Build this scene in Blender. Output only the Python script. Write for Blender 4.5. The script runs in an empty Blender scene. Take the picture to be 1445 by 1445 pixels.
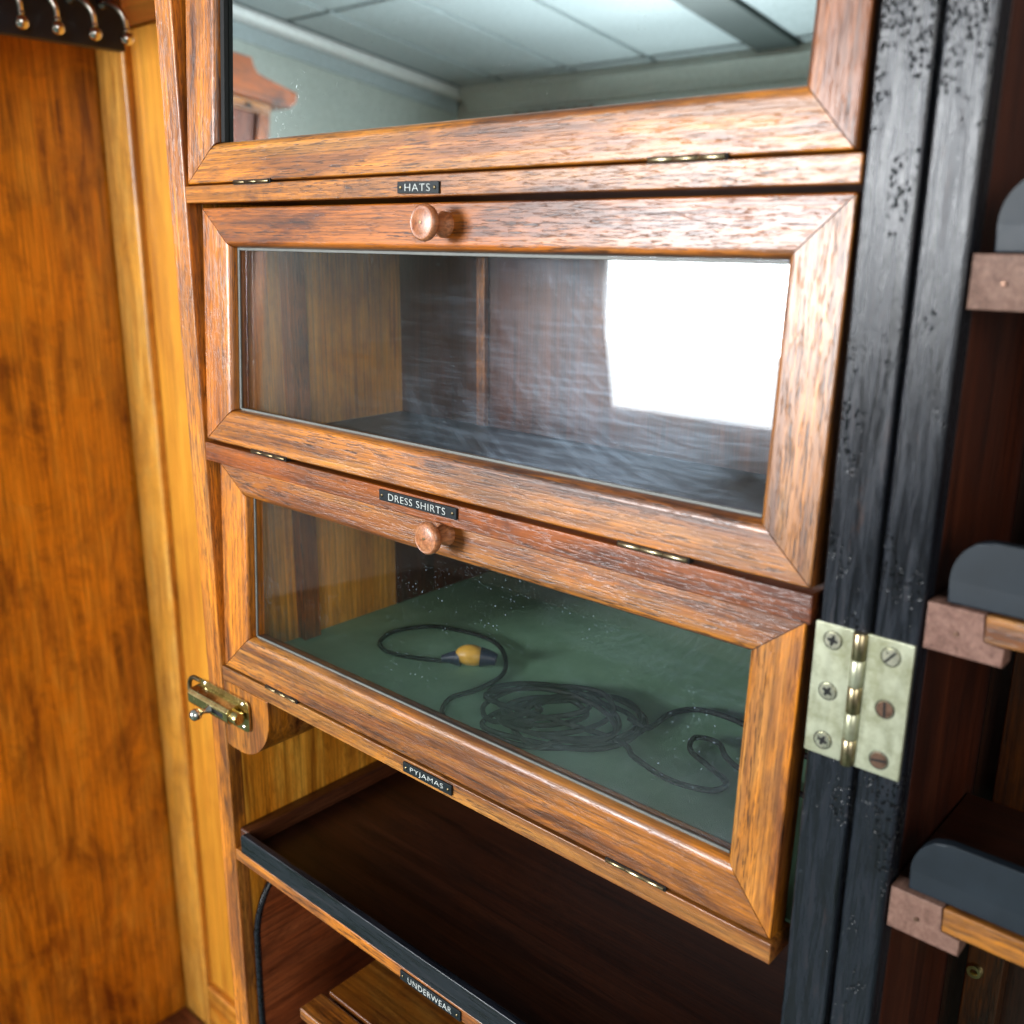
import bpy, bmesh, math, random
from mathutils import Vector, Matrix
random.seed(7)
S = bpy.context.scene
COL = S.collection

# ------------------------------------------------------------------ camera
CAM_POS = Vector((0.62085, -0.36880, -0.02009))
YAW, PITCH, ROLL = math.radians(41.618), math.radians(15.5175), math.radians(0.511)
cam = bpy.data.cameras.new('camera'); cam_o = bpy.data.objects.new('camera', cam); COL.objects.link(cam_o)
fwd = Vector((-math.sin(YAW)*math.cos(PITCH), math.cos(YAW)*math.cos(PITCH), -math.sin(PITCH)))
right = Vector((math.cos(YAW), math.sin(YAW), 0)); up = right.cross(fwd)
r2 = right*math.cos(ROLL)+up*math.sin(ROLL); u2 = -right*math.sin(ROLL)+up*math.cos(ROLL)
M = Matrix((r2, u2, -fwd)).transposed().to_4x4(); M.translation = CAM_POS
cam_o.matrix_world = M
cam.sensor_width = 36; cam.sensor_height = 36; cam.sensor_fit = 'HORIZONTAL'
cam.lens = 1391.3/1445*36
cam.clip_start = 0.02; cam.clip_end = 60
cam.dof.use_dof = True; cam.dof.focus_distance = 0.58; cam.dof.aperture_fstop = 8.5
S.camera = cam_o

# ------------------------------------------------------------------ light
PANE_STRENGTH = 9.0        # what one sees of the window itself
world = bpy.data.worlds.new('World'); S.world = world; world.use_nodes = True
bg = world.node_tree.nodes['Background']
bg.inputs['Color'].default_value = (0.92, 0.97, 1.0, 1); bg.inputs['Strength'].default_value = 0.27
sun_a = bpy.data.lights.new('window_daylight', 'AREA'); sun_a.shape = 'RECTANGLE'; sun_a.size = 1.55; sun_a.size_y = 1.15
sun_a.energy = 150; sun_a.color = (.94, .97, 1.0); sun_a.spread = math.radians(120)
sun_o = bpy.data.objects.new('window_daylight', sun_a); COL.objects.link(sun_o)
sun_o.location = (-1.44, -3.465, .20)            # in the opening of the window the panes reflect
sun_o.rotation_euler = (math.radians(90-8), 0, 0)     # daylight slants slightly down into the room
vs = S.view_settings
vs.view_transform = 'Standard'; vs.look = 'None'; vs.exposure = 0.08; vs.gamma = 1.0; vs.use_curve_mapping = False
S.cycles.max_bounces = 7; S.cycles.transparent_max_bounces = 16
S.cycles.caustics_reflective = False

# softer light from the open right-hand side of the room: it lights the faces that look right
side_a = bpy.data.lights.new('room_light', 'AREA'); side_a.shape = 'RECTANGLE'; side_a.size = 1.3; side_a.size_y = 1.3
side_a.energy = 31; side_a.color = (1.0, .97, .92)
side_o = bpy.data.objects.new('room_light', side_a); COL.objects.link(side_o)
side_o.location = (2.35, -1.75, .45)
side_o.rotation_euler = (Vector((0, .1, -.2))-side_o.location).to_track_quat('-Z', 'Y').to_euler()

# ------------------------------------------------------------------ materials
class NT:
    def __init__(s, name):
        s.m = bpy.data.materials.new(name); s.m.use_nodes = True
        s.t = s.m.node_tree; s.n = s.t.nodes; s.n.clear()
        s.out = s.n.new('ShaderNodeOutputMaterial')
    def add(s, typ, **kw):
        n = s.n.new(typ)
        for k, v in kw.items():
            if k.startswith('i_'):
                k = k[2:]; k = int(k) if k.isdigit() else k.replace('_', ' ')
                n.inputs[k].default_value = v
            else: setattr(n, k, v)
        return n
    def link(s, a, b): s.t.links.new(a, b)
    def coords(s, scale, rnd=True):
        tc = s.add('ShaderNodeTexCoord')
        mp = s.add('ShaderNodeMapping'); mp.inputs['Scale'].default_value = scale
        if rnd:
            oi = s.add('ShaderNodeObjectInfo')
            va = s.add('ShaderNodeVectorMath', operation='MULTIPLY_ADD')
            cb = s.add('ShaderNodeCombineXYZ')
            for k in range(3): s.link(oi.outputs['Random'], cb.inputs[k])
            s.link(cb.outputs[0], va.inputs[0]); va.inputs[1].default_value = (3.1, 5.7, 4.3)
            s.link(tc.outputs['Object'], va.inputs[2]); s.link(va.outputs[0], mp.inputs['Vector'])
        else: s.link(tc.outputs['Object'], mp.inputs['Vector'])
        return mp.outputs[0]
    def noise(s, scale, sc=1.0, detail=6, rough=.55, dist=0.0, rnd=True):
        n = s.add('ShaderNodeTexNoise'); n.inputs['Scale'].default_value = sc
        n.inputs['Detail'].default_value = detail; n.inputs['Roughness'].default_value = rough
        n.inputs['Distortion'].default_value = dist
        s.link(s.coords(scale, rnd), n.inputs['Vector']); return n.outputs['Fac']
    def ramp(s, fac, stops, interp='LINEAR'):
        r = s.add('ShaderNodeValToRGB'); r.color_ramp.interpolation = interp
        e = r.color_ramp.elements
        while len(e) > 1: e.remove(e[-1])
        for i, (p, c) in enumerate(stops):
            if not isinstance(c, (tuple, list)): c = (c, c, c)
            el = e[0] if i == 0 else e.new(p)
            el.position = p; el.color = (*c[:3], 1)
        s.link(fac, r.inputs['Fac']); return r.outputs['Color']
    def mix(s, fac, a, b, mode='MIX'):
        m = s.add('ShaderNodeMix', data_type='RGBA', blend_type=mode)
        for v, i in ((fac, 0), (a, 6), (b, 7)):
            if hasattr(v, 'links'): s.link(v, m.inputs[i])
            elif isinstance(v, (int, float)) : m.inputs[i].default_value = v if i == 0 else (v, v, v, 1)
            else: m.inputs[i].default_value = (*v[:3], 1)
        return m.outputs[2]
    def math(s, op, a, b=None, clamp=False):
        m = s.add('ShaderNodeMath', operation=op, use_clamp=clamp)
        for v, i in ((a, 0), (b, 1)):
            if v is None: continue
            if hasattr(v, 'links'): s.link(v, m.inputs[i])
            else: m.inputs[i].default_value = v
        return m.outputs[0]
    def bump(s, h, strength, dist=0.001, normal=None):
        b = s.add('ShaderNodeBump'); b.inputs['Strength'].default_value = strength; b.inputs['Distance'].default_value = dist
        s.link(h, b.inputs['Height'])
        if normal: s.link(normal, b.inputs['Normal'])
        return b.outputs[0]
    def bsdf(s, color, rough, metal=0.0, normal=None, spec=.5, coat=0.0, coat_rough=.15):
        p = s.add('ShaderNodeBsdfPrincipled')
        for v, k in ((color, 'Base Color'), (rough, 'Roughness'), (metal, 'Metallic'), (spec, 'Specular IOR Level'), (coat, 'Coat Weight'), (coat_rough, 'Coat Roughness')):
            if hasattr(v, 'links'): s.link(v, p.inputs[k])
            elif isinstance(v, (tuple, list)): p.inputs[k].default_value = (*v[:3], 1)
            else: p.inputs[k].default_value = v
        if normal: s.link(normal, p.inputs['Normal']); s.link(normal, p.inputs['Coat Normal'])
        return p
    def done(s, shader):
        s.link(shader.outputs[0] if hasattr(shader, 'outputs') else shader, s.out.inputs['Surface']); return s.m

def wood(name, dark, mid, light, axis='X', rough=.36, pore=.85, amber=None, coat=.42, fine=1.0, blotch=.6, bump=.22, al=1.0):
    t = NT(name)
    def sc(across, along):
        v = [across*fine]*3; v['XYZ'.index(axis)] = along*fine*al; return tuple(v)
    fig = t.noise(sc(60, 3.2), detail=6, rough=.60, dist=.9)
    col = t.ramp(fig, [(.34, dark), (.46, mid), (.66, light)])
    big = t.noise(sc(15, 5), detail=7, rough=.70, dist=1.2)
    if amber:
        a = t.ramp(big, [(.46, 0), (.57, 1)])
        col = t.mix(t.math('MULTIPLY', a, blotch), col, amber)
    # dirt and age clouding
    age = t.noise(sc(24, 7), detail=7, rough=.72, dist=.5)
    col = t.mix(t.ramp(age, [(.50, 0), (.66, .60)]), col, tuple(c*.95 for c in dark))
    # long growth streaks
    st = t.noise(sc(520, 5), detail=4, rough=.70)
    col = t.mix(.8, col, t.ramp(st, [(.33, .42), (.48, .96), (.66, 1.55)]), 'MULTIPLY')
    # open pores: fine short dark dashes, denser in some growth bands
    p1 = t.noise(sc(1250, 75), detail=2, rough=.6)
    p2 = t.noise(sc(80, 5), detail=4, rough=.65)
    pm = t.math('MULTIPLY', t.ramp(p1, [(.54, 0), (.60, 1)]), t.ramp(p2, [(.40, .25), (.60, 1)]))
    p3 = t.noise(sc(760, 34), detail=2, rough=.5)
    pm = t.math('MAXIMUM', pm, t.ramp(p3, [(.60, 0), (.65, .45)]))
    col = t.mix(t.math('MULTIPLY', pm, pore), col, tuple(c*.30 for c in dark))
    oi = t.add('ShaderNodeObjectInfo')
    col = t.mix(1.0, col, oi.outputs['Color'], 'MULTIPLY')
    h = t.math('SUBTRACT', t.math('MULTIPLY', st, .5), t.math('MULTIPLY', t.ramp(p1, [(.54, 0), (.60, 1)]), .9))
    nrm = t.bump(h, bump, .0010)
    rg = t.math('ADD', t.math('MULTIPLY', age, .30), rough-.13)
    return t.done(t.bsdf(col, rg, normal=nrm, spec=.5, coat=coat, coat_rough=.26))

MAT = {}
FR = dict(dark=(.055, .016, .004), mid=(.20, .066, .013), light=(.40, .175, .036), amber=(.50, .175, .008), blotch=.7)
for ax in 'XYZ': MAT['frame'+ax] = wood('aged_frame_wood_'+ax, axis=ax, **FR)
GO = dict(dark=(.15, .038, .004), mid=(.40, .150, .012), light=(.60, .28, .035), amber=(.46, .14, .006))
for ax in 'XYZ': MAT['gold'+ax] = wood('golden_veneer_'+ax, axis=ax, rough=.34, pore=.30, coat=.4, blotch=.6, fine=.7, bump=.06, al=2.2, **GO)
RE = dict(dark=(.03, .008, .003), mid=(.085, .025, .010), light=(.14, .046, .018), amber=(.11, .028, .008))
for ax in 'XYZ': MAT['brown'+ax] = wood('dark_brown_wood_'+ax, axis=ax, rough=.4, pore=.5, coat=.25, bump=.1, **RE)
PK = dict(dark=(.12, .055, .038), mid=(.19, .095, .070), light=(.24, .13, .098), amber=(.22, .11, .08))
MAT['endgrain'] = wood('pinkish_end_grain', axis='Y', rough=.6, pore=.15, coat=0, fine=4.0, bump=.15, blotch=.15, **PK)
MAT['panelZ'] = wood('golden_amber_panel', (.16, .044, .004), (.38, .140, .010), (.57, .26, .028), axis='Z', rough=.30, pore=.14, amber=(.54, .20, .008), coat=.4, blotch=.7, fine=.55, bump=.03, al=2.6)
MAT['pale'] = wood('pale_stile_wood', (.34, .14, .02), (.56, .28, .05), (.70, .40, .09), axis='Z', rough=.35, pore=.3, amber=(.70, .33, .04), coat=.3, fine=.8, bump=.06, al=2.0)
MAT['smooth_gold'] = wood('smooth_varnished_panel', (.36, .13, .012), (.50, .21, .02), (.58, .27, .03), axis='Z', rough=.33, pore=.10, amber=(.50, .20, .018), coat=.3, blotch=.5, fine=.6, bump=.08)

def black_paint(name, grain=1.0, pits=True, rough=.36, axis='Z'):
    t = NT(name)
    v = [800, 800, 800]; v['XYZ'.index(axis)] = 70
    g = t.noise(tuple(v), detail=5, rough=.65)
    v2 = [260, 260, 260]; v2['XYZ'.index(axis)] = 20
    w = t.noise(tuple(v2), detail=8, rough=.72, dist=.6)
    col = t.ramp(w, [(.36, (.003, .0035, .005)), (.58, (.010, .013, .020)), (.70, (.035, .024, .026))])
    hi = t.noise((70, 70, 40), detail=9, rough=.8)
    col = t.mix(t.ramp(hi, [(.64, 0), (.72, .35)]), col, (.09, .11, .13))
    nrm = t.bump(g, .30*grain, .0011, t.bump(w, .16*grain, .0020))
    rg = t.math('ADD', t.math('MULTIPLY', t.ramp(w, [(.35, 0), (.65, 1)]), .22), rough-.10)
    if pits:
        # blistered, chipped paint: dense above the hats rail and below the big hinge, scattered elsewhere
        big = t.noise((38, 38, 26), detail=5, rough=.7)
        tc = t.add('ShaderNodeTexCoord'); sx = t.add('ShaderNodeSeparateXYZ'); t.link(tc.outputs['Object'], sx.inputs[0])
        def band(a0, a1):
            m = t.add('ShaderNodeMapRange'); m.interpolation_type = 'SMOOTHSTEP'
            m.inputs[1].default_value = a0; m.inputs[2].default_value = a1; t.link(sx.outputs[2], m.inputs[0]); return m.outputs[0]
        zone = t.math('ADD', band(-.03, .05), t.math('MULTIPLY', band(-.30, -.245), t.math('SUBTRACT', 1.0, band(-.245, -.20))))
        thr = t.math('ADD', big, t.math('MULTIPLY', zone, .085))
        vo = t.add('ShaderNodeTexVoronoi'); vo.inputs['Scale'].default_value = 1; vo.inputs['Randomness'].default_value = 1
        t.link(t.coords((640, 640, 400)), vo.inputs['Vector'])
        b = t.math('MULTIPLY', t.ramp(vo.outputs['Distance'], [(.12, 1), (.42, 0)]), t.ramp(thr, [(.58, 0), (.66, 1)]))
        nrm = t.bump(b, .9, -.0016, nrm)
        rg = t.math('SUBTRACT', rg, t.math('MULTIPLY', b, .12))
        col = t.mix(t.math('MULTIPLY', b, .9), col, (.002, .002, .003))
        # rubbed brown patches
        rub = t.noise((60, 60, 14), detail=6, rough=.75)
        col = t.mix(t.ramp(rub, [(.62, 0), (.70, .5)]), col, (.075, .035, .022))
    return t.done(t.bsdf(col, rg, normal=nrm, spec=.55, coat=.0, coat_rough=.3))
MAT['blackZ'] = black_paint('worn_black_paint', rough=.25, grain=1.2)
MAT['blackX'] = black_paint('worn_black_paint_horizontal', axis='X', pits=True, rough=.42, grain=.3)
MAT['black_gloss'] = black_paint('satin_black_paint', axis='X', pits=False, rough=.30, grain=.10)

def metal(name, col, rough, scratch=.25, tarn=None, bump=.03, metallic=1.0):
    t = NT(name)
    n = t.noise((420, 420, 60), detail=5, rough=.65)
    b = t.noise((90, 90, 90), detail=7, rough=.7)
    c = t.ramp(b, [(.35, tarn or tuple(x*.6 for x in col)), (.58, col), (.8, tuple(min(1, x*1.08) for x in col))])
    r = t.math('ADD', t.math('MULTIPLY', n, scratch), rough-scratch*.5)
    return t.done(t.bsdf(c, r, metallic, t.bump(n, bump, .0004)))
MAT['hinge'] = metal('pale_brass_plate', (.60, .61, .45), .36, tarn=(.36, .36, .22), metallic=.75)
MAT['brass'] = metal('polished_brass', (.66, .55, .26), .24, tarn=(.40, .30, .11))
MAT['knuckle'] = metal('worn_brass_knuckle', (.50, .42, .26), .30, tarn=(.22, .16, .08))
MAT['dark_brass'] = metal('dark_brass', (.26, .20, .11), .38, tarn=(.07, .05, .03))
MAT['steel'] = metal('bright_steel', (.78, .76, .70), .20)
MAT['rust'] = metal('brown_screw', (.22, .13, .09), .45, tarn=(.10, .055, .04))
MAT['screw'] = metal('yellow_screw', (.80, .76, .60), .28)
def plain(name, col, rough=.5, metal_=0.0, spec=.5):
    t = NT(name); n = t.noise((70, 70, 70), detail=6, rough=.7)
    c = t.ramp(n, [(.3, tuple(x*.75 for x in col)), (.7, tuple(min(1, x*1.15) for x in col))])
    return t.done(t.bsdf(c, t.math('ADD', t.math('MULTIPLY', n, .2), rough-.1), metal_, spec=spec))
MAT['void'] = plain('black_recess', (.004, .004, .004), .8)
MAT['plate'] = plain('black_enamel_plate', (.008, .013, .016), .5, spec=.25)
MAT['letters'] = plain('engraved_white', (.66, .69, .66), .6)
MAT['knobwood'] = wood('turned_knob_wood', (.22, .065, .022), (.40, .14, .055), (.48, .20, .09), axis='Y', rough=.30, pore=.3, coat=.3, fine=1.5, bump=.1)
MAT['cable'] = plain('black_rubber_cable', (.006, .005, .006), .6, spec=.25)
MAT['yellow'] = plain('yellow_plug', (.72, .40, .05), .4)
MAT['navy'] = plain('navy_plug', (.012, .016, .05), .45)
MAT['wall'] = plain('pale_grey_wall', (.56, .60, .55), .7)
MAT['ceiling'] = plain('ceiling_panel_paint', (.47, .53, .545), .55)
MAT['groove'] = plain('ceiling_groove', (.20, .25, .25), .7)
MAT['beam'] = plain('dark_beam_paint', (.045, .06, .056), .6)
MAT['cornice'] = plain('white_gloss_lit_trim', (.95, .97, .95), .25)  # the bead's brightness from the light is put into this white
MAT['roomfloor'] = plain('room_floor', (.07, .12, .085), .5)
MAT['putty'] = plain('grey_glass_putty', (.15, .155, .14), .5)

MAT['lip'] = plain('blue_black_lip_paint', (.008, .014, .021), .50, spec=.4)
MAT['blueblack'] = plain('blue_black_board', (.006, .011, .022), .45)
def felt():
    t = NT('green_felt_lining')
    n = t.noise((35, 35, 35), detail=6, rough=.7); f = t.noise((1400, 1400, 1400), detail=2)
    c = t.ramp(n, [(.3, (.25, .48, .31)), (.5, (.29, .54, .355)), (.72, (.33, .59, .40))])
    return t.done(t.bsdf(c, .85, normal=t.bump(f, .5, .0006), spec=.2))
MAT['felt'] = felt()

def glass(name, smear=.12, dust=.5, seed=0.0, tint=(1, 1, 1), ior=1.62, xr=(.10, .33)):
    t = NT(name)
    tr = t.add('ShaderNodeBsdfTransparent'); tr.inputs['Color'].default_value = (*tint, 1)
    gl = t.add('ShaderNodeBsdfGlossy'); gl.inputs['Roughness'].default_value = .012
    gl.inputs['Color'].default_value = (.95, .98, 1, 1)
    fr = t.add('ShaderNodeFresnel')
    ge = t.add('ShaderNodeNewGeometry')      # same reflectance at the back face of the thin sheet
    t.link(t.math('ADD', t.math('MULTIPLY', ge.outputs['Backfacing'], 1/ior-ior), ior), fr.inputs['IOR'])
    m1 = t.add('ShaderNodeMixShader'); t.link(fr.outputs[0], m1.inputs[0]); t.link(tr.outputs[0], m1.inputs[1]); t.link(gl.outputs[0], m1.inputs[2])
    # wiping smears: curved streaks
    tc = t.add('ShaderNodeTexCoord')
    def rotmap(ang, sc, off):
        mp = t.add('ShaderNodeMapping'); mp.inputs['Rotation'].default_value = (0, ang, 0); mp.inputs['Scale'].default_value = sc
        mp.inputs['Location'].default_value = (off+seed, seed, off)
        t.link(tc.outputs['Object'], mp.inputs['Vector']); return mp.outputs[0]
    def nz(vec, detail, rough, dist):
        n = t.add('ShaderNodeTexNoise'); n.inputs['Scale'].default_value = 1; n.inputs['Detail'].default_value = detail
        n.inputs['Roughness'].default_value = rough; n.inputs['Distortion'].default_value = dist
        t.link(vec, n.inputs['Vector']); return n.outputs['Fac']
    sx0 = t.add('ShaderNodeSeparateXYZ'); t.link(tc.outputs['Object'], sx0.inputs[0])
    dx = t.math('SUBTRACT', sx0.outputs[0], .40-seed*.02); dz = t.math('SUBTRACT', sx0.outputs[2], .19)
    rad = t.math('SQRT', t.math('ADD', t.math('MULTIPLY', dx, dx), t.math('MULTIPLY', dz, dz)))
    cbv = t.add('ShaderNodeCombineXYZ'); t.link(t.math('MULTIPLY', rad, 560.0), cbv.inputs[0]); t.link(t.math('MULTIPLY', t.math('ARCTAN2', dz, dx), 5.0), cbv.inputs[1])
    s1 = t.ramp(nz(cbv.outputs[0], 5, .70, .2), [(.48, 0), (.70, 1)])
    s2 = t.ramp(nz(rotmap(-.75, (22, 22, 420), 2.3), 5, .65, .3), [(.45, 0), (.75, 1)])
    cloud = t.ramp(nz(rotmap(.2, (9, 9, 14), 1.7), 5, .6, .7), [(.40, .03), (.62, 1)])
    sm = t.math('MULTIPLY', t.math('ADD', t.math('MULTIPLY', s1, .45), t.math('ADD', t.math('MULTIPLY', s2, .40), .16)), cloud)
    sxyz = t.add('ShaderNodeSeparateXYZ'); t.link(tc.outputs['Object'], sxyz.inputs[0])
    mr = t.add('ShaderNodeMapRange'); mr.interpolation_type = 'SMOOTHSTEP'
    for i_, v_ in enumerate((xr[0], xr[1], .03, 1.0)): mr.inputs[i_+1].default_value = v_
    t.link(t.math('SUBTRACT', sxyz.outputs[0], t.math('MULTIPLY', sxyz.outputs[2], .9)), mr.inputs[0])   # where the cloth was wiped
    sm = t.math('MULTIPLY', t.math('MULTIPLY', sm, smear), mr.outputs[0])
    vo = t.add('ShaderNodeTexVoronoi'); vo.inputs['Scale'].default_value = 1; t.link(rotmap(0, (260, 260, 260), 0), vo.inputs['Vector'])
    sp = t.math('MULTIPLY', t.ramp(vo.outputs['Distance'], [(.05, 1), (.13, 0)]), t.ramp(nz(rotmap(0, (16, 16, 16), 5.5), 4, .7, 0), [(.50, 0), (.66, 1)]))
    vo2 = t.add('ShaderNodeTexVoronoi'); vo2.inputs['Scale'].default_value = 1; t.link(rotmap(.4, (640, 640, 640), 1), vo2.inputs['Vector'])
    sp2 = t.math('MULTIPLY', t.ramp(vo2.outputs['Distance'], [(.08, 1), (.16, 0)]), t.ramp(nz(rotmap(0, (22, 22, 22), 8.5), 4, .7, 0), [(.48, 0), (.70, .8)]))
    fac = t.math('ADD', sm, t.math('MULTIPLY', t.math('ADD', sp, sp2), dust), True)
    df = t.add('ShaderNodeBsdfDiffuse'); df.inputs['Color'].default_value = (.50, .64, .80, 1)
    m2 = t.add('ShaderNodeMixShader'); t.link(fac, m2.inputs[0]); t.link(m1.outputs[0], m2.inputs[1]); t.link(df.outputs[0], m2.inputs[2])
    return t.done(m2)
MAT['glass_hats'] = glass('smeared_glass', .34, .30, 0.0)
MAT['glass_dress'] = glass('dusty_glass', .045, .55, 4.2)

def mirror():
    t = NT('old_mirror')
    gl = t.add('ShaderNodeBsdfGlossy'); gl.inputs['Roughness'].default_value = .004; gl.inputs['Color'].default_value = (.70, .80, .80, 1)
    vo = t.add('ShaderNodeTexVoronoi'); vo.inputs['Scale'].default_value = 1; t.link(t.coords((420, 420, 420)), vo.inputs['Vector'])
    sp = t.math('MULTIPLY', t.ramp(vo.outputs['Distance'], [(.06, 1), (.15, 0)]), t.ramp(t.noise((20, 20, 20), detail=4), [(.50, 0), (.68, .8)]))
    scr = t.math('MULTIPLY', t.ramp(t.noise((260, 260, 260), detail=4, dist=3.0), [(.66, 0), (.72, .7)]), t.ramp(t.noise((14, 14, 14), detail=2), [(.56, 0), (.66, 1)]))
    tc = t.add('ShaderNodeTexCoord'); sx = t.add('ShaderNodeSeparateXYZ'); t.link(tc.outputs['Object'], sx.inputs[0])
    edge = t.math('SUBTRACT', 1.0, t.math('MULTIPLY', sx.outputs[2], 160.0), True)   # cleaning residue along the bottom edge
    edge = t.math('MULTIPLY', edge, t.ramp(t.noise((90, 90, 200), detail=6, rough=.7), [(.4, .05), (.7, .6)]))
    fac = t.math('ADD', t.math('ADD', sp, scr), edge, True)
    df = t.add('ShaderNodeBsdfDiffuse'); df.inputs['Color'].default_value = (.70, .76, .76, 1)
    m = t.add('ShaderNodeMixShader'); t.link(fac, m.inputs[0]); t.link(gl.outputs[0], m.inputs[1]); t.link(df.outputs[0], m.inputs[2])
    return t.done(m)
MAT['mirror'] = mirror()

def daylight():
    t = NT('daylight_window_pane')
    e = t.add('ShaderNodeEmission'); e.inputs['Color'].default_value = (.93, .97, 1, 1); e.inputs['Strength'].default_value = PANE_STRENGTH
    return t.done(e)
MAT['daylight'] = daylight()

# ------------------------------------------------------------------ mesh helpers
def bm_obj(name, bm, mat, parent=None, smooth=False, angle=40, color=None, loc=None, wn=False):
    me = bpy.data.meshes.new(name)
    bmesh.ops.recalc_face_normals(bm, faces=bm.faces)
    bm.to_mesh(me); bm.free()
    me.materials.append(MAT[mat] if isinstance(mat, str) else mat)
    if smooth:
        for p in me.polygons: p.use_smooth = True
        try: me.set_sharp_from_angle(angle=math.radians(angle))
        except Exception: pass
    o = bpy.data.objects.new(name, me); COL.objects.link(o)
    if parent:
        o.parent = parent
        if parent.get('_world'): o.location = [-c for c in parent['_world']]
    if loc: o.location = loc
    if smooth and wn:
        wm = o.modifiers.new('wn', 'WEIGHTED_NORMAL'); wm.weight = 100; wm.keep_sharp = True
    if color: o.color = (*color, 1)
    else:
        k = random.uniform(.86, 1.08); o.color = (k, k*random.uniform(.95, 1.03), k*random.uniform(.92, 1.05), 1)
    return o
def box_bm(x0, x1, y0, y1, z0, z1, bevel=.0006, seg=2, bm=None):
    bm = bm or bmesh.new()
    vs_ = [bm.verts.new((x, y, z)) for x in (x0, x1) for y in (y0, y1) for z in (z0, z1)]
    fs = [bm.faces.new([vs_[i] for i in f]) for f in ((0, 1, 3, 2), (4, 6, 7, 5), (0, 4, 5, 1), (2, 3, 7, 6), (0, 2, 6, 4), (1, 5, 7, 3))]
    if bevel:
        es = list({e for f in fs for e in f.edges})
        bmesh.ops.bevel(bm, geom=es, offset=bevel, segments=seg, affect='EDGES', profile=.5)
    return bm
def box(name, x0, x1, y0, y1, z0, z1, mat, parent=None, bevel=.0006, color=None):
    return bm_obj(name, box_bm(x0, x1, y0, y1, z0, z1, bevel), mat, parent, True, 50, color, wn=True)
def prism(name, pts, axis, a0, a1, mat, parent=None, color=None, bevel=0, smooth=True):
    """polygon pts in the two other axes, extruded along axis"""
    bm = bmesh.new()
    def P(u, v, w):
        return {'X': (w, u, v), 'Y': (u, w, v), 'Z': (u, v, w)}[axis]
    A = [bm.verts.new(P(u, v, a0)) for u, v in pts]; B = [bm.verts.new(P(u, v, a1)) for u, v in pts]
    bm.faces.new(A); bm.faces.new(B[::-1]); n = len(pts)
    for i in range(n): bm.faces.new((A[i], A[(i+1) % n], B[(i+1) % n], B[i]))
    if bevel:
        es = [e for e in bm.edges if (e.verts[0] in A) == (e.verts[1] in A)]
        bmesh.ops.bevel(bm, geom=es, offset=bevel, segments=2, affect='EDGES', profile=.5)
    return bm_obj(name, bm, mat, parent, smooth, 50, color, wn=True)
def lathe(name, prof, mat, parent=None, seg=40, axis='Y', centre=(0, 0, 0), color=None, ang=45):
    """prof: (radius, distance along axis)"""
    bm = bmesh.new(); rings = []
    for r, d in prof:
        ring = []
        for k in range(seg if r > 1e-7 else 1):
            a = 2*math.pi*k/seg; u, v = r*math.cos(a), r*math.sin(a)
            p = {'Y': (u, d, v), 'X': (d, u, v), 'Z': (u, v, d)}[axis]
            ring.append(bm.verts.new([p[i]+centre[i] for i in range(3)]))
        rings.append(ring)
    for a, b in zip(rings, rings[1:]):
        if len(a) == 1 and len(b) == 1: continue
        for k in range(seg):
            k2 = (k+1) % seg
            if len(a) == 1: bm.faces.new((a[0], b[k], b[k2]))
            elif len(b) == 1: bm.faces.new((a[k], b[0], a[k2]))
            else: bm.faces.new((a[k], b[k], b[k2], a[k2]))
    return bm_obj(name, bm, mat, parent, True, ang, color)
def catmull(pts, n):
    P = [Vector(p) for p in pts]; P = [P[0]*2-P[1]]+P+[P[-1]*2-P[-2]]; out = []
    for i in range(1, len(P)-2):
        for k in range(n):
            t = k/n
            out.append(.5*((2*P[i])+(P[i+1]-P[i-1])*t+(2*P[i-1]-5*P[i]+4*P[i+1]-P[i+2])*t*t+(-P[i-1]+3*P[i]-3*P[i+1]+P[i+2])*t**3))
    out.append(P[-2]); return out
def tube_bm(path, rad, seg=10, bm=None):
    bm = bm or bmesh.new(); rings = []; n = len(path)
    ref = Vector((.31, .17, .93))
    for i, p in enumerate(path):
        t = (path[min(i+1, n-1)]-path[max(i-1, 0)]).normalized()
        a = t.cross(ref).normalized(); b = t.cross(a)
        r = rad(i/(n-1)) if callable(rad) else rad
        rings.append([bm.verts.new(p+a*r*math.cos(2*math.pi*k/seg)+b*r*math.sin(2*math.pi*k/seg)) for k in range(seg)])
    for a, b in zip(rings, rings[1:]):
        for k in range(seg): bm.faces.new((a[k], a[(k+1) % seg], b[(k+1) % seg], b[k]))
    bm.faces.new(rings[0]); bm.faces.new(rings[-1][::-1]); return bm
def tube(name, pts, rad, mat, parent=None, n=10, seg=10):
    return bm_obj(name, tube_bm(catmull(pts, n), rad, seg), mat, parent, True, 60)
def empty(name, loc, parent=None, rot=None):
    o = bpy.data.objects.new(name, None); COL.objects.link(o); o.location = loc; o.empty_display_size = .05
    if parent:
        o.parent = parent
        if parent.get('_world'): o.location = [loc[i]-parent['_world'][i] for i in range(3)]
    if rot: o.rotation_euler = rot
    return o
def world_group(name, base, parent=None):
    """Empty whose children are written in world coordinates"""
    o = empty(name, base, parent); o['_world'] = list(base); return o
def tag(o, label, cat=None, group=None, kind=None):
    if label: o['label'] = label
    if cat: o['category'] = cat
    if group: o['group'] = group
    if kind: o['kind'] = kind
    return o

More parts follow.
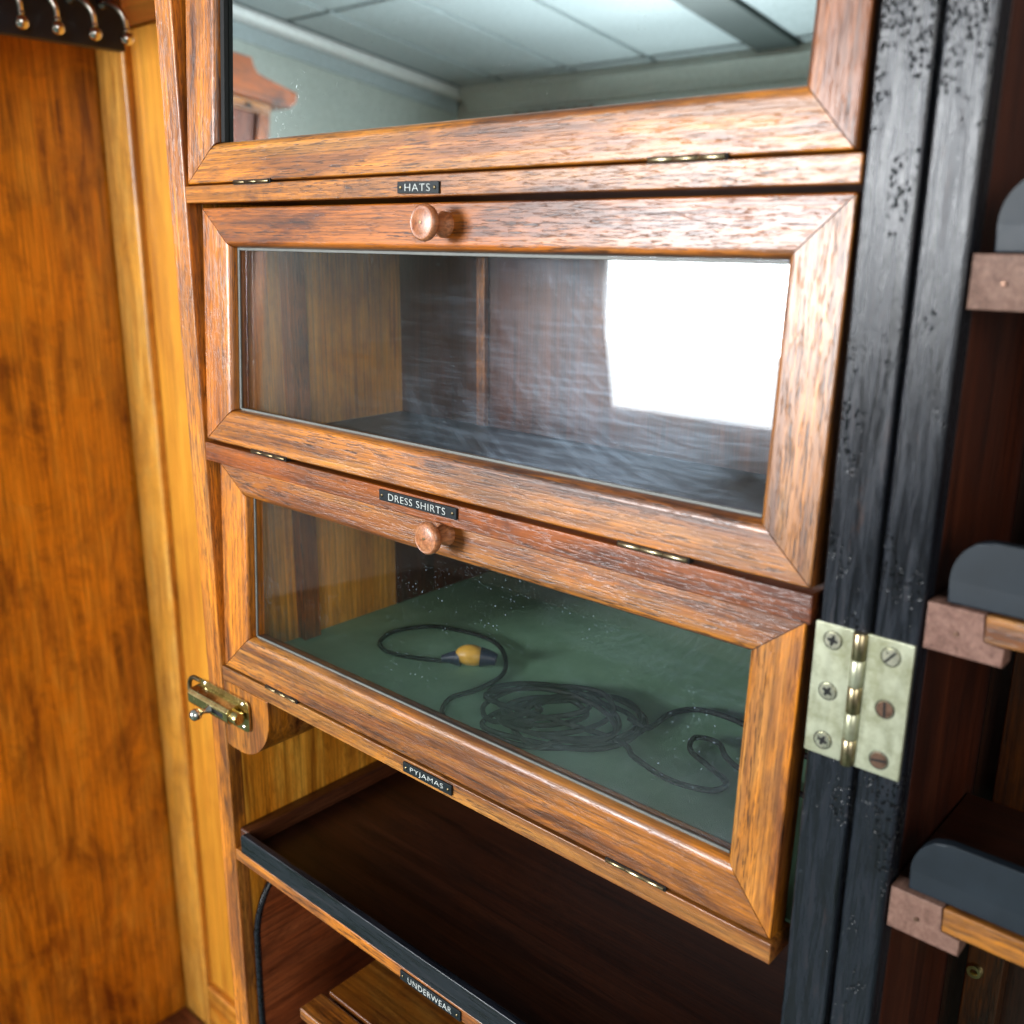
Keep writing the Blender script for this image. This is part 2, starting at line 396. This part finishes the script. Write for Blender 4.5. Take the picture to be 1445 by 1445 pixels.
# ------------------------------------------------------------------ room that the mirror and panes reflect
FLOOR, CEIL, WX, WY = -1.5, 1.2, -3.30, -3.45
o = box('floor', WX, 2.6, WY, .60, FLOOR-.05, FLOOR, 'roomfloor', None, 0); tag(o, 'plain dull floor of the room', kind='structure')
o = box('wall_left', WX-.1, WX, WY, .6, FLOOR, CEIL, 'wall', None, 0); tag(o, 'pale grey green wall seen in the mirror', kind='structure')
wx0, wx1, wz0, wz1 = -2.27, -.62, -.42, .80
bm = box_bm(WX, wx0, WY-.1, WY, FLOOR, CEIL, 0)
box_bm(wx1, 2.6, WY-.1, WY, FLOOR, CEIL, 0, bm=bm)
box_bm(wx0, wx1, WY-.1, WY, FLOOR, wz0, 0, bm=bm); box_bm(wx0, wx1, WY-.1, WY, wz1, CEIL, 0, bm=bm)
o = bm_obj('wall_far', bm, 'wall'); tag(o, 'pale grey wall with the bright window', kind='structure')
ceil = world_group('ceiling', (-.5, -1.6, CEIL)); tag(ceil, 'pale panelled ceiling seen in the mirror', kind='structure')
box('backing', WX, 2.6, WY, .6, CEIL+.02, CEIL+.08, 'groove', ceil, 0)
gx = [-3.22, -2.92, -2.46, -2.02, -1.54]+[-1.34+.46*k for k in range(9)]
gy = [-3.44, -3.30, -2.30, -1.25, -.20, .58]
for a, b in zip(gx, gx[1:]):
    if abs(a+1.54) < .01: continue
    for c_, d_ in zip(gy, gy[1:]):
        box('panel', a+.013, b-.013, c_+.013, d_-.013, CEIL, CEIL+.019, 'ceiling', ceil, .003)
box('beam', -1.535, -1.345, WY+.01, .58, CEIL-.012, CEIL+.019, 'beam', ceil, .006)
box('cornice_band', -3.299, -3.285, WY+.016, .58, 1.085, 1.150, 'ceiling', ceil, .002)
prism('cornice_bead', [(-3.299, 1.152), (-3.262, 1.152), (-3.246, 1.158), (-3.236, 1.170), (-3.232, 1.184), (-3.232, 1.1995), (-3.299, 1.1995)], 'Y', WY+.016, .58, 'cornice', ceil)  # whiter bead over greyer band: light and shade put into their colours
prism('cornice', [(WY+.001, 1.09), (WY+.015, 1.09), (WY+.03, 1.12), (WY+.065, 1.155), (WY+.08, 1.165), (WY+.08, 1.199), (WY+.001, 1.199)], 'X', -3.21, 2.5, 'wall', ceil)
win = world_group('window', ((wx0+wx1)/2, WY, wz0)); tag(win, 'bright daylight window reflected in the hats pane', 'window')
box('pane', wx0+.03, wx1-.03, WY-.06, WY-.055, wz0+.03, wz1-.03, 'daylight', win, 0)
for n_, a in (('frame', (wx0, wx0+.03, wz0, wz1)), ('frame', (wx1-.03, wx1, wz0, wz1)), ('frame', (wx0+.03, wx1-.03, wz0, wz0+.03)), ('frame', (wx0+.03, wx1-.03, wz1-.03, wz1))):
    box(n_, a[0], a[1], WY-.09, WY-.01, a[2], a[3], 'cornice', win, .002)
# brown curtain hanging slantwise over the window's left side
bm = bmesh.new(); NU, NV = 40, 24; grid = []
for j in range(NV+1):
    z = -.95+(1.05+.95)*j/NV; row = []
    xr = -2.125-.26*(z+.15) if z < .5 else -2.294-.10*(z-.5)
    for i in range(NU+1):
        f = i/NU; row.append(bm.verts.new((-2.85+(xr+2.85)*f, WY+.05+.018*math.sin(f*34+.6*math.sin(z*3)), z)))
    grid.append(row)
for j in range(NV):
    for i in range(NU): bm.faces.new((grid[j][i], grid[j][i+1], grid[j+1][i+1], grid[j+1][i]))
bmesh.ops.solidify(bm, geom=list(bm.faces), thickness=.003)
MAT['curtain'] = plain('brown_curtain', (.30, .19, .10), .9)
o = bm_obj('curtain', bm, 'curtain', None, True, 60); tag(o, 'brown curtain beside the bright window in the hats pane reflection', 'curtain')
# the other wardrobe across the room
ow = world_group('tall_wardrobe', (-2.98, -1.45, FLOOR)); tag(ow, 'reddish wooden wardrobe with stepped cornice reflected in the mirror', 'wardrobe')
T = (1.25, .80, .62)
box('side', -3.25, -2.80, -1.94, -1.915, FLOOR, .72, 'brownZ', ow, .002, (3.2, 3.0, 2.6))
box('side', -3.25, -2.80, -.94, -.915, FLOOR, .72, 'brownZ', ow, .002, (3.2, 3.0, 2.6))
box('back', -3.26, -3.24, -1.91, -.945, FLOOR, .72, 'brownZ', ow, .002)
box('frieze', -2.80, -2.77, -1.94, -.915, .695, .735, 'frameY', ow, .002, (1.3, 1.15, .9))
for y in (-1.94, -1.455, -.97): box('stile', -2.80, -2.77, y, y+.055, FLOOR, .694, 'frameZ', ow, .002, (1.1, .7, .5))
for y in (-1.884, -1.399): box('door_panel', -2.795, -2.782, y, y+.428, FLOOR+.1, .694, 'brownZ', ow, .001, (2.0, 1.5, 1.5))
prism('cornice', [(-2.0, .736), (-2.03, .765), (-2.03, .80), (-1.845, .82), (-1.835, .84), (-1.82, .875), (-1.035, .875), (-1.02, .84), (-1.01, .82), (-.825, .80), (-.825, .765), (-.855, .736)], 'X', -3.25, -2.73, 'frameY', ow, (.95, .55, .38), bevel=.006)
box('number_plate', -2.768, -2.766, -1.855, -1.83, .708, .722, 'plate', ow, 0)

# ------------------------------------------------------------------ the wardrobe
W = world_group('gentleman_wardrobe', (-.2, .2, FLOOR))
tag(W, 'old wooden compartment wardrobe with mirror, glazed flaps, black posts and engraved nameplates', 'wardrobe')
X1 = .4605
# partition between the hanging space and the compartments: front edge strip, golden inner face, left face
box('partition_edge', -.0205, -.0003, 0, .012, FLOOR, .45, 'frameZ', W, .0012, (1.45, 1.3, 1.1))
box('partition', -.019, -.0008, .0123, .42, FLOOR, .45, 'goldZ', W, .0005, (1.5, 1.5, 1.5))
# black post with the brown side board behind it
box('black_post', .4632, .4841, 0, .020, FLOOR, .45, 'blackZ', W, .0016)
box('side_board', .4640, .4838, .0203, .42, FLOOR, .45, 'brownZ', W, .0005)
# rails that carry the nameplates
box('label_rail', .0003, X1+.002, 0, .020, 0.0004, .0112, 'frameX', W, .0007, (1.12, 1.05, 1.0))
box('label_rail', .0003, X1-.001, .0002, .020, -.1745, -.1612, 'frameX', W, .0007, (.72, .48, .42))
box('label_rail', .0003, X1-.005, .0002, .020, -.3450, -.3337, 'frameX', W, .0007, (1.15, 1.1, 1.05))
# boards between the compartments
box('shelf_board', .0003, .4635, .0205, .188, .001, .0105, 'brownX', W, .0004, (1.2, 1.2, 1.2))
box('shelf_board', .0003, .4635, .0205, .2998, -.172, -.162, 'blueblack', W, .0004)  # blue-black colour stands in for the dark room reflected in the pane
box('shelf_board', .0003, .4635, .0205, .2998, -.3445, -.3345, 'brownX', W, .0004)
box('felt_lining', .001, .4560, .0207, .299, -.3344, -.3325, 'felt', W, .0004)
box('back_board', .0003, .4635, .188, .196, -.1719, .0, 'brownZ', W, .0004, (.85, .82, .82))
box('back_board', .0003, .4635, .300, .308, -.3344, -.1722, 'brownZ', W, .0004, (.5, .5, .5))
box('added_tone_board', -.0006, .0022, .176, .2995, -.3324, -.1723, 'brownZ', W, .0004, (.7, .6, .6))  # added dark board: the wall's darkening towards the back is in its colour
box('back_batten', .092, .101, .183, .1879, -.1617, .0008, 'frameZ', W, .0008, (1.4, 1.35, 1.3))
box('added_tone_board', -.0006, .0016, .0210, .1878, -.1618, .0008, 'pale', W, .0003, (1.15, 1.05, .75))  # added pale board: lit look of the shaded inner wall put into colour
box('added_tone_board', -.0006, .0016, .0210, .1755, -.3324, -.1723, 'pale', W, .0003, (1.15, 1.0, .7))  # likewise added, its pale colour brightens the wall behind the lower glass
box('stop_batten', -.0005, .011, .070, .086, -.1617, .0008, 'frameZ', W, .0008, (.95, .8, .7))
box('stop_batten', -.0005, .011, .070, .086, -.3323, -.1722, 'frameZ', W, .0008, (.95, .7, .55))
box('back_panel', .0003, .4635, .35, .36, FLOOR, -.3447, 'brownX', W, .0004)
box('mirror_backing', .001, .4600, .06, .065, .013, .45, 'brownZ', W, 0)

# --- mitred frame pieces
def profile(w, th, outer=.0012, ch=.0045, chy=.0040):
    """list of (s, y): s from outer edge to inner edge"""
    p = [(0, th), (0, outer), (outer*.3, outer*.3), (outer, 0)]
    p += [(w-ch-.0012, 0), (w-ch, .0003)]
    for k in range(1, 5):
        a = k/4*math.pi/2
        p.append((w-ch+ch*math.sin(a)*1.0, .0003+chy*(1-math.cos(a))))
    p.append((w, th)); return p
def frame_piece(name, oa, ob, ib, ia, th, mat, parent, color=None, gap=.00034, **kw):
    """outer edge oa->ob, inner edge ia->ib in local XZ"""
    oa, ob, ib, ia = map(Vector, (oa, ob, ib, ia))
    d = (ob-oa).normalized()
    nrm = Vector((-d.y, d.x))
    if (ia-oa).dot(nrm) < 0: nrm = -nrm
    w = (ia-oa).dot(nrm)
    bm = bmesh.new(); A = []; B = []
    for s, y in profile(w, th, **kw):
        f = s/w
        a = oa.lerp(ia, f)+d*gap; b = ob.lerp(ib, f)-d*gap
        A.append(bm.verts.new((a.x, y, a.y))); B.append(bm.verts.new((b.x, y, b.y)))
    n = len(A)
    bm.faces.new(A); bm.faces.new(B[::-1])
    for i in range(n): bm.faces.new((A[i], A[(i+1) % n], B[(i+1) % n], B[i]))
    return bm_obj(name, bm, mat, parent, True, 50, color, wn=True)
def flap(name, label, xo0, xo1, h, xi0, xi1, zi0, zi1, zbase, tilt, panemat, colors, th=.014, y0=.0006, panename='glass_pane'):
    F = empty(name, (0, y0, zbase), W, (-math.atan(tilt), 0, 0)); F['label'] = label
    o = [(xo0, 0), (xo1, 0), (xo1, h), (xo0, h)]; i = [(xi0, zi0), (xi1, zi0), (xi1, zi1), (xi0, zi1)]
    frame_piece('bottom_rail', o[0], o[1], i[1], i[0], th, 'frameX', F, colors[0], chy=.006, ch=.004)
    frame_piece('stile', o[1], o[2], i[2], i[1], th, 'frameZ', F, colors[1], ch=.0022)
    frame_piece('top_rail', o[2], o[3], i[3], i[2], th, 'frameX', F, colors[2], ch=.003)
    frame_piece('stile', o[3], o[0], i[0], i[3], th, 'frameZ', F, colors[3], ch=.003)
    bm = box_bm(xi0-.003, xi1+.003, .0075, .0100, zi0-.003, zi1+.003, 0)
    p = bm_obj(panename, bm, panemat, F)
    p['label'] = {'mirror': 'old silvered mirror pane reflecting the ceiling', 'glass_hats': 'smeared glass pane with the window reflection', 'glass_dress': 'dusty glass pane with green lining behind'}[panemat]
    return F
C1 = [(1.1, 1.0, .9), (1.15, 1.08, 1.05), (.92, .72, .62), (1.35, 1.12, .85)]
HATS = flap('hats_flap', 'glazed drop flap between the HATS and DRESS SHIRTS plates', .0030, .4580, .1570, .0347, .4318, .0243, .1320, -.1588, .058, 'glass_hats', C1)
C2 = [(1.05, .95, .82), (1.25, 1.15, 1.0), (1.0, .85, .68), (1.55, 1.35, 1.0)]
DRESS = flap('dress_shirts_flap', 'glazed drop flap below the DRESS SHIRTS plate', .0045, .4545, .1560, .0365, .4290, .0302, .1350, -.3322, .050, 'glass_dress', C2)
C3 = [(1.35, 1.28, 1.05), (.85, .66, .5), (1, 1, 1), (1.25, 1.08, .85)]
MIRR = flap('mirror_flap', 'mitred wooden flap holding the mirror above the HATS plate', .0027, .4590, .42, .0362, .4360, .0250, .395, .0124, .069, 'mirror', C3, panename='mirror_pane')
# black sight strip between the left stile and the mirror, grey putty lines along the glass
box('sight_strip', .0362, .0405, .0042, .0074, .0252, .395, 'void', MIRR, .0003)
box('glazing_line', .0349, .0372, .0060, .0073, .0248, .1318, 'putty', HATS, .0003)
box('glazing_line', .0374, .4300, .0060, .0073, .1300, .1318, 'putty', HATS, .0003)
box('glazing_line', .0374, .4300, .0058, .0073, .0240, .0256, 'putty', HATS, .0003)
box('glazing_line', .0367, .0385, .0060, .0073, .0306, .1348, 'putty', DRESS, .0003)
box('glazing_line', .0387, .4270, .0058, .0073, .0300, .0315, 'putty', DRESS, .0003)

# --- knobs
def knob(parent, x, z):
    K = empty('knob', (x, 0, z), parent); K['label'] = 'small turned wooden pull knob'
    lathe('knob_body', [(.0066, .0005), (.0068, -.0016), (.0058, -.0030), (.0046, -.0055), (.0044, -.0080), (.0050, -.0105), (.0074, -.0118), (.0090, -.0130), (.0094, -.0146), (.0091, -.0162), (.0082, -.0170), (.0078, -.0169), (.0060, -.0173), (.0030, -.0177), (0, -.0178)], 'knobwood', K)
    lathe('knob_pin', [(.0008, -.0176), (.0008, -.0182), (0, -.0183)], 'dark_brass', K, 12)
    return K
knob(HATS, .2365, .1455)
knob(DRESS, .2365, .1500)

# --- nameplates
def text_mesh(body, height, ext=.00015, width=1.0):
    cu = bpy.data.curves.new('lettering', 'FONT'); cu.body = body; cu.size = height*1.42
    cu.align_x = 'CENTER'; cu.align_y = 'CENTER'; cu.extrude = ext; cu.offset = -.00010; cu.space_character = 1.10; cu.resolution_u = 3
    to = bpy.data.objects.new('tmp', cu); COL.objects.link(to)
    dg = bpy.context.evaluated_depsgraph_get(); dg.update()
    me = bpy.data.meshes.new_from_object(to.evaluated_get(dg)); bpy.data.objects.remove(to); bpy.data.curves.remove(cu)
    xs = [v.co.x for v in me.vertices]; ys = [v.co.y for v in me.vertices]
    cx, cy = (min(xs)+max(xs))/2, (min(ys)+max(ys))/2
    sx = width/(max(xs)-min(xs)); sy = height/(max(ys)-min(ys))
    me.transform(Matrix(((sx, 0, 0, -cx*sx), (0, 0, 1, 0), (0, sy, 0, -cy*sy), (0, 0, 0, 1))))
    me.materials.append(MAT['letters']); return me
def nameplate(body, x0, x1, z0, z1, tw, y=0.0, rot=0.0):
    N = empty('nameplate', ((x0+x1)/2, y, (z0+z1)/2), W, (0, rot, 0)); N['label'] = 'black nameplate engraved ' + body
    w, h = (x1-x0)/2, (z1-z0)/2
    box('plate', -w, w, -.0013, .0003, -h, h, 'plate', N, .0003)
    me = text_mesh(body, (z1-z0)*.60, width=tw)
    t = bpy.data.objects.new('lettering', me); COL.objects.link(t); t.parent = N; t.location = (0, -.0014, 0)
    for s in (-1, 1):
        lathe('pin', [(.00095, -.0012), (.00095, -.0017), (.0005, -.0020), (0, -.0020)], 'dark_brass', N, 14, centre=(s*(w-.0028), 0, 0))
    return N
nameplate('HATS', .2112, .2425, .0018, .0079, .0190, rot=.02)
nameplate('DRESS SHIRTS', .1896, .2535, -.1692, -.1625, .0470)
nameplate('PYJAMAS', .2050, .2478, -.3420, -.3352, .0290)
nameplate('UNDERWEAR', .1972, .2540, -.5018, -.4944, .0410)

# --- small butt hinges let into the flap joints
def small_hinge(x0, x1, z, mat):
    H = empty('flap_hinge', ((x0+x1)/2, 0, z), W)
    w = (x1-x0)/2
    box('recess', -w-.0008, w+.0008, -.00015, .004, -.0013, .0016, 'void', H, 0)
    n = 3; L = 2*w/n
    for k in range(n):
        a = -w+L*k
        lathe('knuckle', [(0, a+.0001), (.00090, a+.0001), (.00100, a+.0002), (.00100, a+L-.0002), (.00090, a+L-.0001), (0, a+L-.0001)], mat, H, 18, 'X', (0, -.0003, .0002))
    return H
small_hinge(.0580, .0955, .0118, 'dark_brass'); small_hinge(.3690, .4060, .0120, 'knuckle')
small_hinge(.0588, .0965, -.1595, 'dark_brass'); small_hinge(.3612, .3995, -.1597, 'knuckle')
small_hinge(.0580, .0940, -.3326, 'dark_brass'); small_hinge(.3615, .3970, -.3328, 'knuckle')

# --- pyjamas shelf with black lip
box('tray_shelf', .0003, .4635, 0, .34, -.5025, -.4925, 'frameX', W, .0009, (1.25, 1.12, 1.05))
box('tray_lining', .001, .4630, .0050, .33, -.4924, -.4905, 'brownX', W, .0004, (.32, .28, .28))
prism('tray_lip', [(.0095, -.4922), (.0095, -.4790), (.0105, -.4765), (.0130, -.4745), (.4625, -.4745), (.4625, -.4922)], 'Y', -.0006, .0046, 'black_gloss', W, bevel=.0007)
box('tray_bead', -.0004, .012, .0052, .33, -.4904, -.4760, 'brownY', W, .002, (.8, .8, .8))
# underwear compartment: curved reddish side plate with black edging, and the drawer box
arc = [(.0115, -.70), (.0112, -.640)]
for k in range(0, 13):
    a = math.pi-(k/12)*math.pi/2
    arc.append((.055+.0430*math.cos(a), -.585+.062*math.sin(a)))
red = arc+[(.30, -.523), (.30, -.70)]
prism('curved_side_plate', red, 'X', -.0004, .0030, 'brownY', W, (2.6, 2.2, 1.8))
tube('black_edging', [(.0035, y, z) for y, z in arc]+[(.0035, .30, -.523)], .0027, 'black_gloss', W, 4, 12)
box('drawer_top', .079, .455, .0262, .30, -.606, -.600, 'goldX', W, .001, (.36, .33, .45))
box('drawer_rail', .074, .455, .001, .0235, -.612, -.602, 'frameX', W, .0015, (.75, .62, .5))
box('drawer_front', .079, .455, .004, .30, -.70, -.6125, 'brownX', W, .001)

# --- wooden block and barrel bolt under the left end of the PYJAMAS rail
pts = [(.0003, -.3455), (.0003, -.3995), (.010, -.3995)]
for k in range(0, 13):
    a = -math.pi/2+(k/12)*math.pi/2
    pts.append((.018+.040*math.cos(a), -.3575+.042*math.sin(a)))
pts += [(.058, -.3455)]
prism('bolt_block', pts, 'Y', .0004, .050, 'frameZ', W, (1.1, 1.0, .9), bevel=.0008)
BB = empty('barrel_bolt', (-.004, -.0004, -.3650), W); BB['label'] = 'brass barrel bolt with ball lever'
# base plate with a rounded right end and an open loop at the left end
def rrect(x0, x1, z0, z1, r, n=6):
    out = []
    for cx, cz, a0 in ((x1-r, z0+r, -90), (x1-r, z1-r, 0), (x0+r, z1-r, 90), (x0+r, z0+r, 180)):
        for k in range(n+1):
            a = math.radians(a0+90*k/n); out.append((cx+r*math.cos(a), cz+r*math.sin(a)))
    return out
prism('base_plate', rrect(-.0255, .0400, -.0125, .0125, .0045), 'Y', -.0016, .0, 'brass', BB, bevel=.0003)
def loop_pts():
    c = []
    for k in range(0, 13):
        a = math.radians(90+180*k/12); c.append((-.0330+.0098*math.cos(a), 0, .0098*math.sin(a)))
    return [(-.0250, -.0010, .0098)]+[(x, -.0010, z) for x, _, z in c]+[(-.0250, -.0010, -.0098)]
tube('keeper_loop', loop_pts(), .0019, 'dark_brass', BB, 3, 8)
hp = [(-.0016, -.0078), (-.0105, -.0062), (-.0125, -.0035), (-.0125, .0035), (-.0105, .0062), (-.0016, .0078)]
bm = bmesh.new()
A = [bm.verts.new((-.0265, y, z)) for y, z in hp]; B = [bm.verts.new((.0275, y, z)) for y, z in hp]
bm.faces.new(A); bm.faces.new(B[::-1])
for k in range(6): bm.faces.new((A[k], A[(k+1) % 6], B[(k+1) % 6], B[k]))
bmesh.ops.bevel(bm, geom=list(bm.edges), offset=.0006, segments=2, affect='EDGES', profile=.5)
bm_obj('housing', bm, 'brass', BB, True, 50, wn=True)
box('lever_slot', .0020, .0225, -.01265, -.0115, -.0022, .0020, 'void', BB, .0006)
lathe('bolt', [(0, .0270), (.0047, .0270), (.0050, .0276), (.0050, .0350), (.0044, .0362), (0, .0364)], 'brass', BB, 24, 'X', (0, -.0068, 0))
lathe('lever', [(.0034, -.0120), (.0030, -.0135), (.0020, -.0160), (.0018, -.0180), (.0022, -.0200), (.0040, -.0212), (.0047, -.0240), (.0040, -.0270), (.0020, -.0285), (0, -.0288)], 'steel', BB, 24, 'Y', (.0045, 0, -.0004))
for x, z in ((-.018, .0102), (.0330, .0092), (-.018, -.0102), (.0330, -.0092)):
    lathe('screw', [(.0019, -.0016), (.0018, -.0022), (.0010, -.0027), (0, -.0028)], 'steel', BB, 14, centre=(x, 0, z))

# ------------------------------------------------------------------ big brass hinge joining the two black posts
BH = world_group('butt_hinge', (.4826, 0, -.2003), W); BH['label'] = 'pale brass butt hinge with six screws'
Z0, Z1 = -.2296, -.1708
box('leaf', .4624, .4789, -.0009, .0014, Z0, Z1, 'hinge', BH, .0003)
box('leaf', .4842, .5030, -.0009, .0014, Z0, Z1, 'hinge', BH, .0003)
n = 5; L = (Z1-Z0)/n
for k in range(n):
    a = Z0+L*k
    lathe('knuckle', [(0, a+.0001), (.0026, a+.0001), (.0029, a+.0005), (.0029, a+L-.0005), (.0026, a+L-.0001), (0, a+L-.0001)], 'knuckle' if k % 2 == 0 else 'hinge', BH, 28, 'Z', (.4816, -.0012, 0))
def hinge_screw(x, z, cross, mat, ang):
    s = lathe('screw_head', [(.0034, .0), (.0034, -.0013), (.00335, -.00138), (.0030, -.001381), (0, -.001382)], mat, BH, 28, centre=(0, 0, 0), ang=15)
    s.location = [x-BH['_world'][0], -BH['_world'][1], z-BH['_world'][2]]; s.rotation_euler = (0, ang, 0)
    ring = lathe('countersink', [(.0035, -.0006), (.0038, -.00115), (.0041, -.00095)], 'void', BH, 28, centre=(x, 0, z))
    if cross:
        bm = box_bm(-.0022, .0022, -.00148, -.0010, -.00062, .00062, 0); box_bm(-.00062, .00062, -.00149, -.00102, -.0022, .0022, 0, bm=bm)
        box_bm(-.0010, .0010, -.00147, -.00101, -.0010, .0010, 0, bm=bm)
    else: bm = box_bm(-.0032, .0032, -.00147, -.0010, -.00050, .00050, 0)
    sl = bm_obj('slot', bm, 'void', BH)
    sl.location = s.location; sl.rotation_euler = (0, ang, 0)
for z, a in ((-.1775, .2), (-.2002, .5), (-.2227, .35)): hinge_screw(.4703, z, True, 'screw', a)
for z, a, m_ in ((-.1777, -.9, 'screw'), (-.2003, 1.5, 'rust'), (-.2230, -.15, 'rust')): hinge_screw(.4943, z, False, m_, a)

# ------------------------------------------------------------------ right door swung fully open, with its own little shelves
D = world_group('open_door', (.60, .06, FLOOR), W); D['label'] = 'open wardrobe door with small lipped shelves beside the brass hinge'
box('black_stile', .4856, .5038, .0002, .014, FLOOR, .45, 'blackZ', D, .0022)
box('door_side', .4862, .5032, .0143, .125, FLOOR, .45, 'brownZ', D, .0006, (.62, .42, .32))
box('door_panel', .5035, .95, .1115, .122, FLOOR, .45, 'brownZ', D, 0, (.3, .3, .3))
box('door_batten', .5150, .5320, .0995, .1112, FLOOR, .45, 'frameZ', D, .0008, (.16, .12, .10))
for zt in (-.0238, -.1520, -.2778):
    prism('shelf_block', [(.5050, zt), (.5258, zt), (.5258, zt-.0112), (.5338, zt-.0112), (.5338, zt-.0190), (.5050, zt-.0190)], 'Y', .0008, .0110, 'endgrain', D, bevel=.0005)
    box('shelf_edge', .5261, .95, .0012, .0108, zt-.0110, zt-.0004, 'frameX', D, .0006, (1.1, 1.1, 1.2))
    box('shelf', .5042, .95, .0112, .0990, zt-.0108, zt-.0008, 'brownX', D, .0004, (.35, .3, .3))
    lip = [(.5108, zt+.0002), (.5108, zt+.009)]
    for k in range(0, 11):
        a = math.pi-(k/10)*math.pi/2
        lip.append((.5248+.0140*math.cos(a), zt+.0100+.0165*math.sin(a)))
    lip += [(.95, zt+.0265), (.95, zt+.0002)]
    prism('shelf_lip', lip, 'Y', .0036, .0090, 'lip', D, bevel=.0009)
    lathe('nail', [(.0009, .0006), (.0009, .0000), (0, -.0001)], 'rust', D, 10, centre=(.5165, 0, zt-.010))
lathe('screw_cup', [(.0012, .0992), (.0018, .0975), (.0034, .0975), (.0040, .0985), (.0042, .0995)], 'brass', D, 24, centre=(.5195, 0, -.3735))

# ------------------------------------------------------------------ hanging space on the left
LX, BY = -.858, .38
box('hanging_side', LX-.02, LX, .04, .42, FLOOR, .45, 'panelZ', W, .001, (1.15, 1.12, 1.0))
box('hanging_floor', LX+.0005, -.0207, -.01, .379, -1.46, -1.421, 'brownX', W, .001, (1.3, 1.2, 1.1))
box('back_stile', LX+.0035, -.7745, BY, .41, -1.4205, .45, 'pale', W, .005, (.95, .90, .80))
box('back_stile', -.12, -.0207, BY, .41, -1.4205, .45, 'goldZ', W, .006)
box('back_rail', -.7740, -.1205, BY+.0003, .41, -1.4205, -1.325, 'goldX', W, .006, (.9, .85, .8))
box('back_panel', -.785, -.11, BY+.013, .4085, -1.335, .45, 'smooth_gold', W, 0, (1, 1, 1))
box('hat_shelf', LX+.0006, -.0208, .06, .379, .253, .270, 'brownX', W, .001, (2.4, 1.8, 1.4))
HR = world_group('hook_rail', (-.62, .2, .20), W); HR['label'] = 'black board with bright ball ended coat hooks'
box('rail_board', -.638, -.622, -.02, .303, .1985, .2528, 'blueblack', HR, .0015)
for y in (.083, .125, .168, .2085, .2525, .296-.004):
    z = .2120
    bmh = tube_bm(catmull([(-.621, y-.016, z+.034), (-.611, y-.013, z+.036), (-.600, y-.008, z+.030), (-.596, y-.002, z+.019), (-.597, y, z+.008), (-.597, y, z+.004)], 6), lambda f: .0062-.0034*f, 12)
    # collar and ball end as one turned piece
    prof = [(0, .0085), (.0030, .0085), (.0046, .0070), (.0046, .0058), (.0030, .0050)]+[(.0080*math.sin(math.radians(a)), -.0030+.0080*math.cos(math.radians(a))) for a in range(25, 181, 15)]
    rings = []
    for r, d in prof:
        rings.append([bmh.verts.new((-.597+r*math.cos(2*math.pi*k/20), y+r*math.sin(2*math.pi*k/20), z+d)) for k in range(20)])
    for a, b in zip(rings, rings[1:]):
        for k in range(20): bmh.faces.new((a[k], b[k], b[(k+1) % 20], a[(k+1) % 20]))
    bm_obj('coat_hook', bmh, 'steel', HR, True, 50)

# ------------------------------------------------------------------ cable on the green lining
ZC = -.3303
cab = world_group('power_cable', (.25, .10, -.3325)); tag(cab, 'thin black cable coiled on green lining behind the lower glass', 'cable')
rnd = random.Random(3)
pts = [(.142, .128, ZC+.003), (.120, .113, ZC), (.085, .098, ZC), (.062, .104, ZC), (.052, .128, ZC), (.066, .156, ZC), (.098, .168, ZC), (.128, .166, ZC+.001),
       (.152, .152, ZC+.001), (.172, .128, ZC), (.176, .098, ZC), (.172, .072, ZC), (.190, .050, ZC), (.222, .052, ZC)]
cx, cy = .250, .100
a = math.radians(200); th = math.radians(38)
for lp in range(8):
    rx = (.050, .047, .040, .051, .028, .044, .019, .048)[lp]; ry = rx*rnd.uniform(.55, .9)
    ox, oy = rnd.uniform(-.012, .012), rnd.uniform(-.012, .012); tl = th+rnd.uniform(-.7, .7)
    for k in range(8):
        a += math.radians(45); u, v = rx*math.cos(a), ry*math.sin(a)
        pts.append((cx+ox+u*math.cos(tl)-v*math.sin(tl)+rnd.uniform(-.002, .002), cy+oy+u*math.sin(tl)+v*math.cos(tl)+rnd.uniform(-.002, .002), ZC+.0008*lp+rnd.uniform(0, .002)))
pts += [(.292, .098, ZC+.004), (.315, .092, ZC+.001), (.343, .086, ZC), (.368, .092, ZC), (.371, .106, ZC), (.352, .116, ZC), (.335, .124, ZC+.001), (.330, .138, ZC+.002), (.344, .142, ZC+.002), (.358, .128, ZC+.003), (.372, .124, ZC+.001), (.40, .126, ZC), (.43, .120, ZC)]
tube('cord', pts, .0018, 'cable', cab, 7, 8)
pts2 = [(.285, .128, ZC+.004), (.300, .128, ZC+.002), (.298, .158, ZC), (.308, .176, ZC), (.335, .180, ZC), (.375, .170, ZC), (.42, .165, ZC)]
tube('cord', pts2, .0020, 'cable', cab, 8, 8)
tube('plug_body', [(.131, .120, ZC+.004), (.137, .1245, ZC+.006), (.145, .129, ZC+.006), (.151, .133, ZC+.005)], lambda f: .0040+.0042*math.sin(math.pi*min(1, f*1.02)), 'yellow', cab, 6, 14)
tube('plug_end', [(.122, .114, ZC+.002), (.128, .118, ZC+.003), (.134, .122, ZC+.0035)], lambda f: .0026+.0040*f, 'navy', cab, 5, 14)
tube('plug_end', [(.147, .1305, ZC+.0055), (.152, .134, ZC+.005), (.157, .137, ZC+.004)], lambda f: .0076-.003*f, 'navy', cab, 5, 14)

for o in list(bpy.data.objects):
    if '_world' in o: del o['_world']
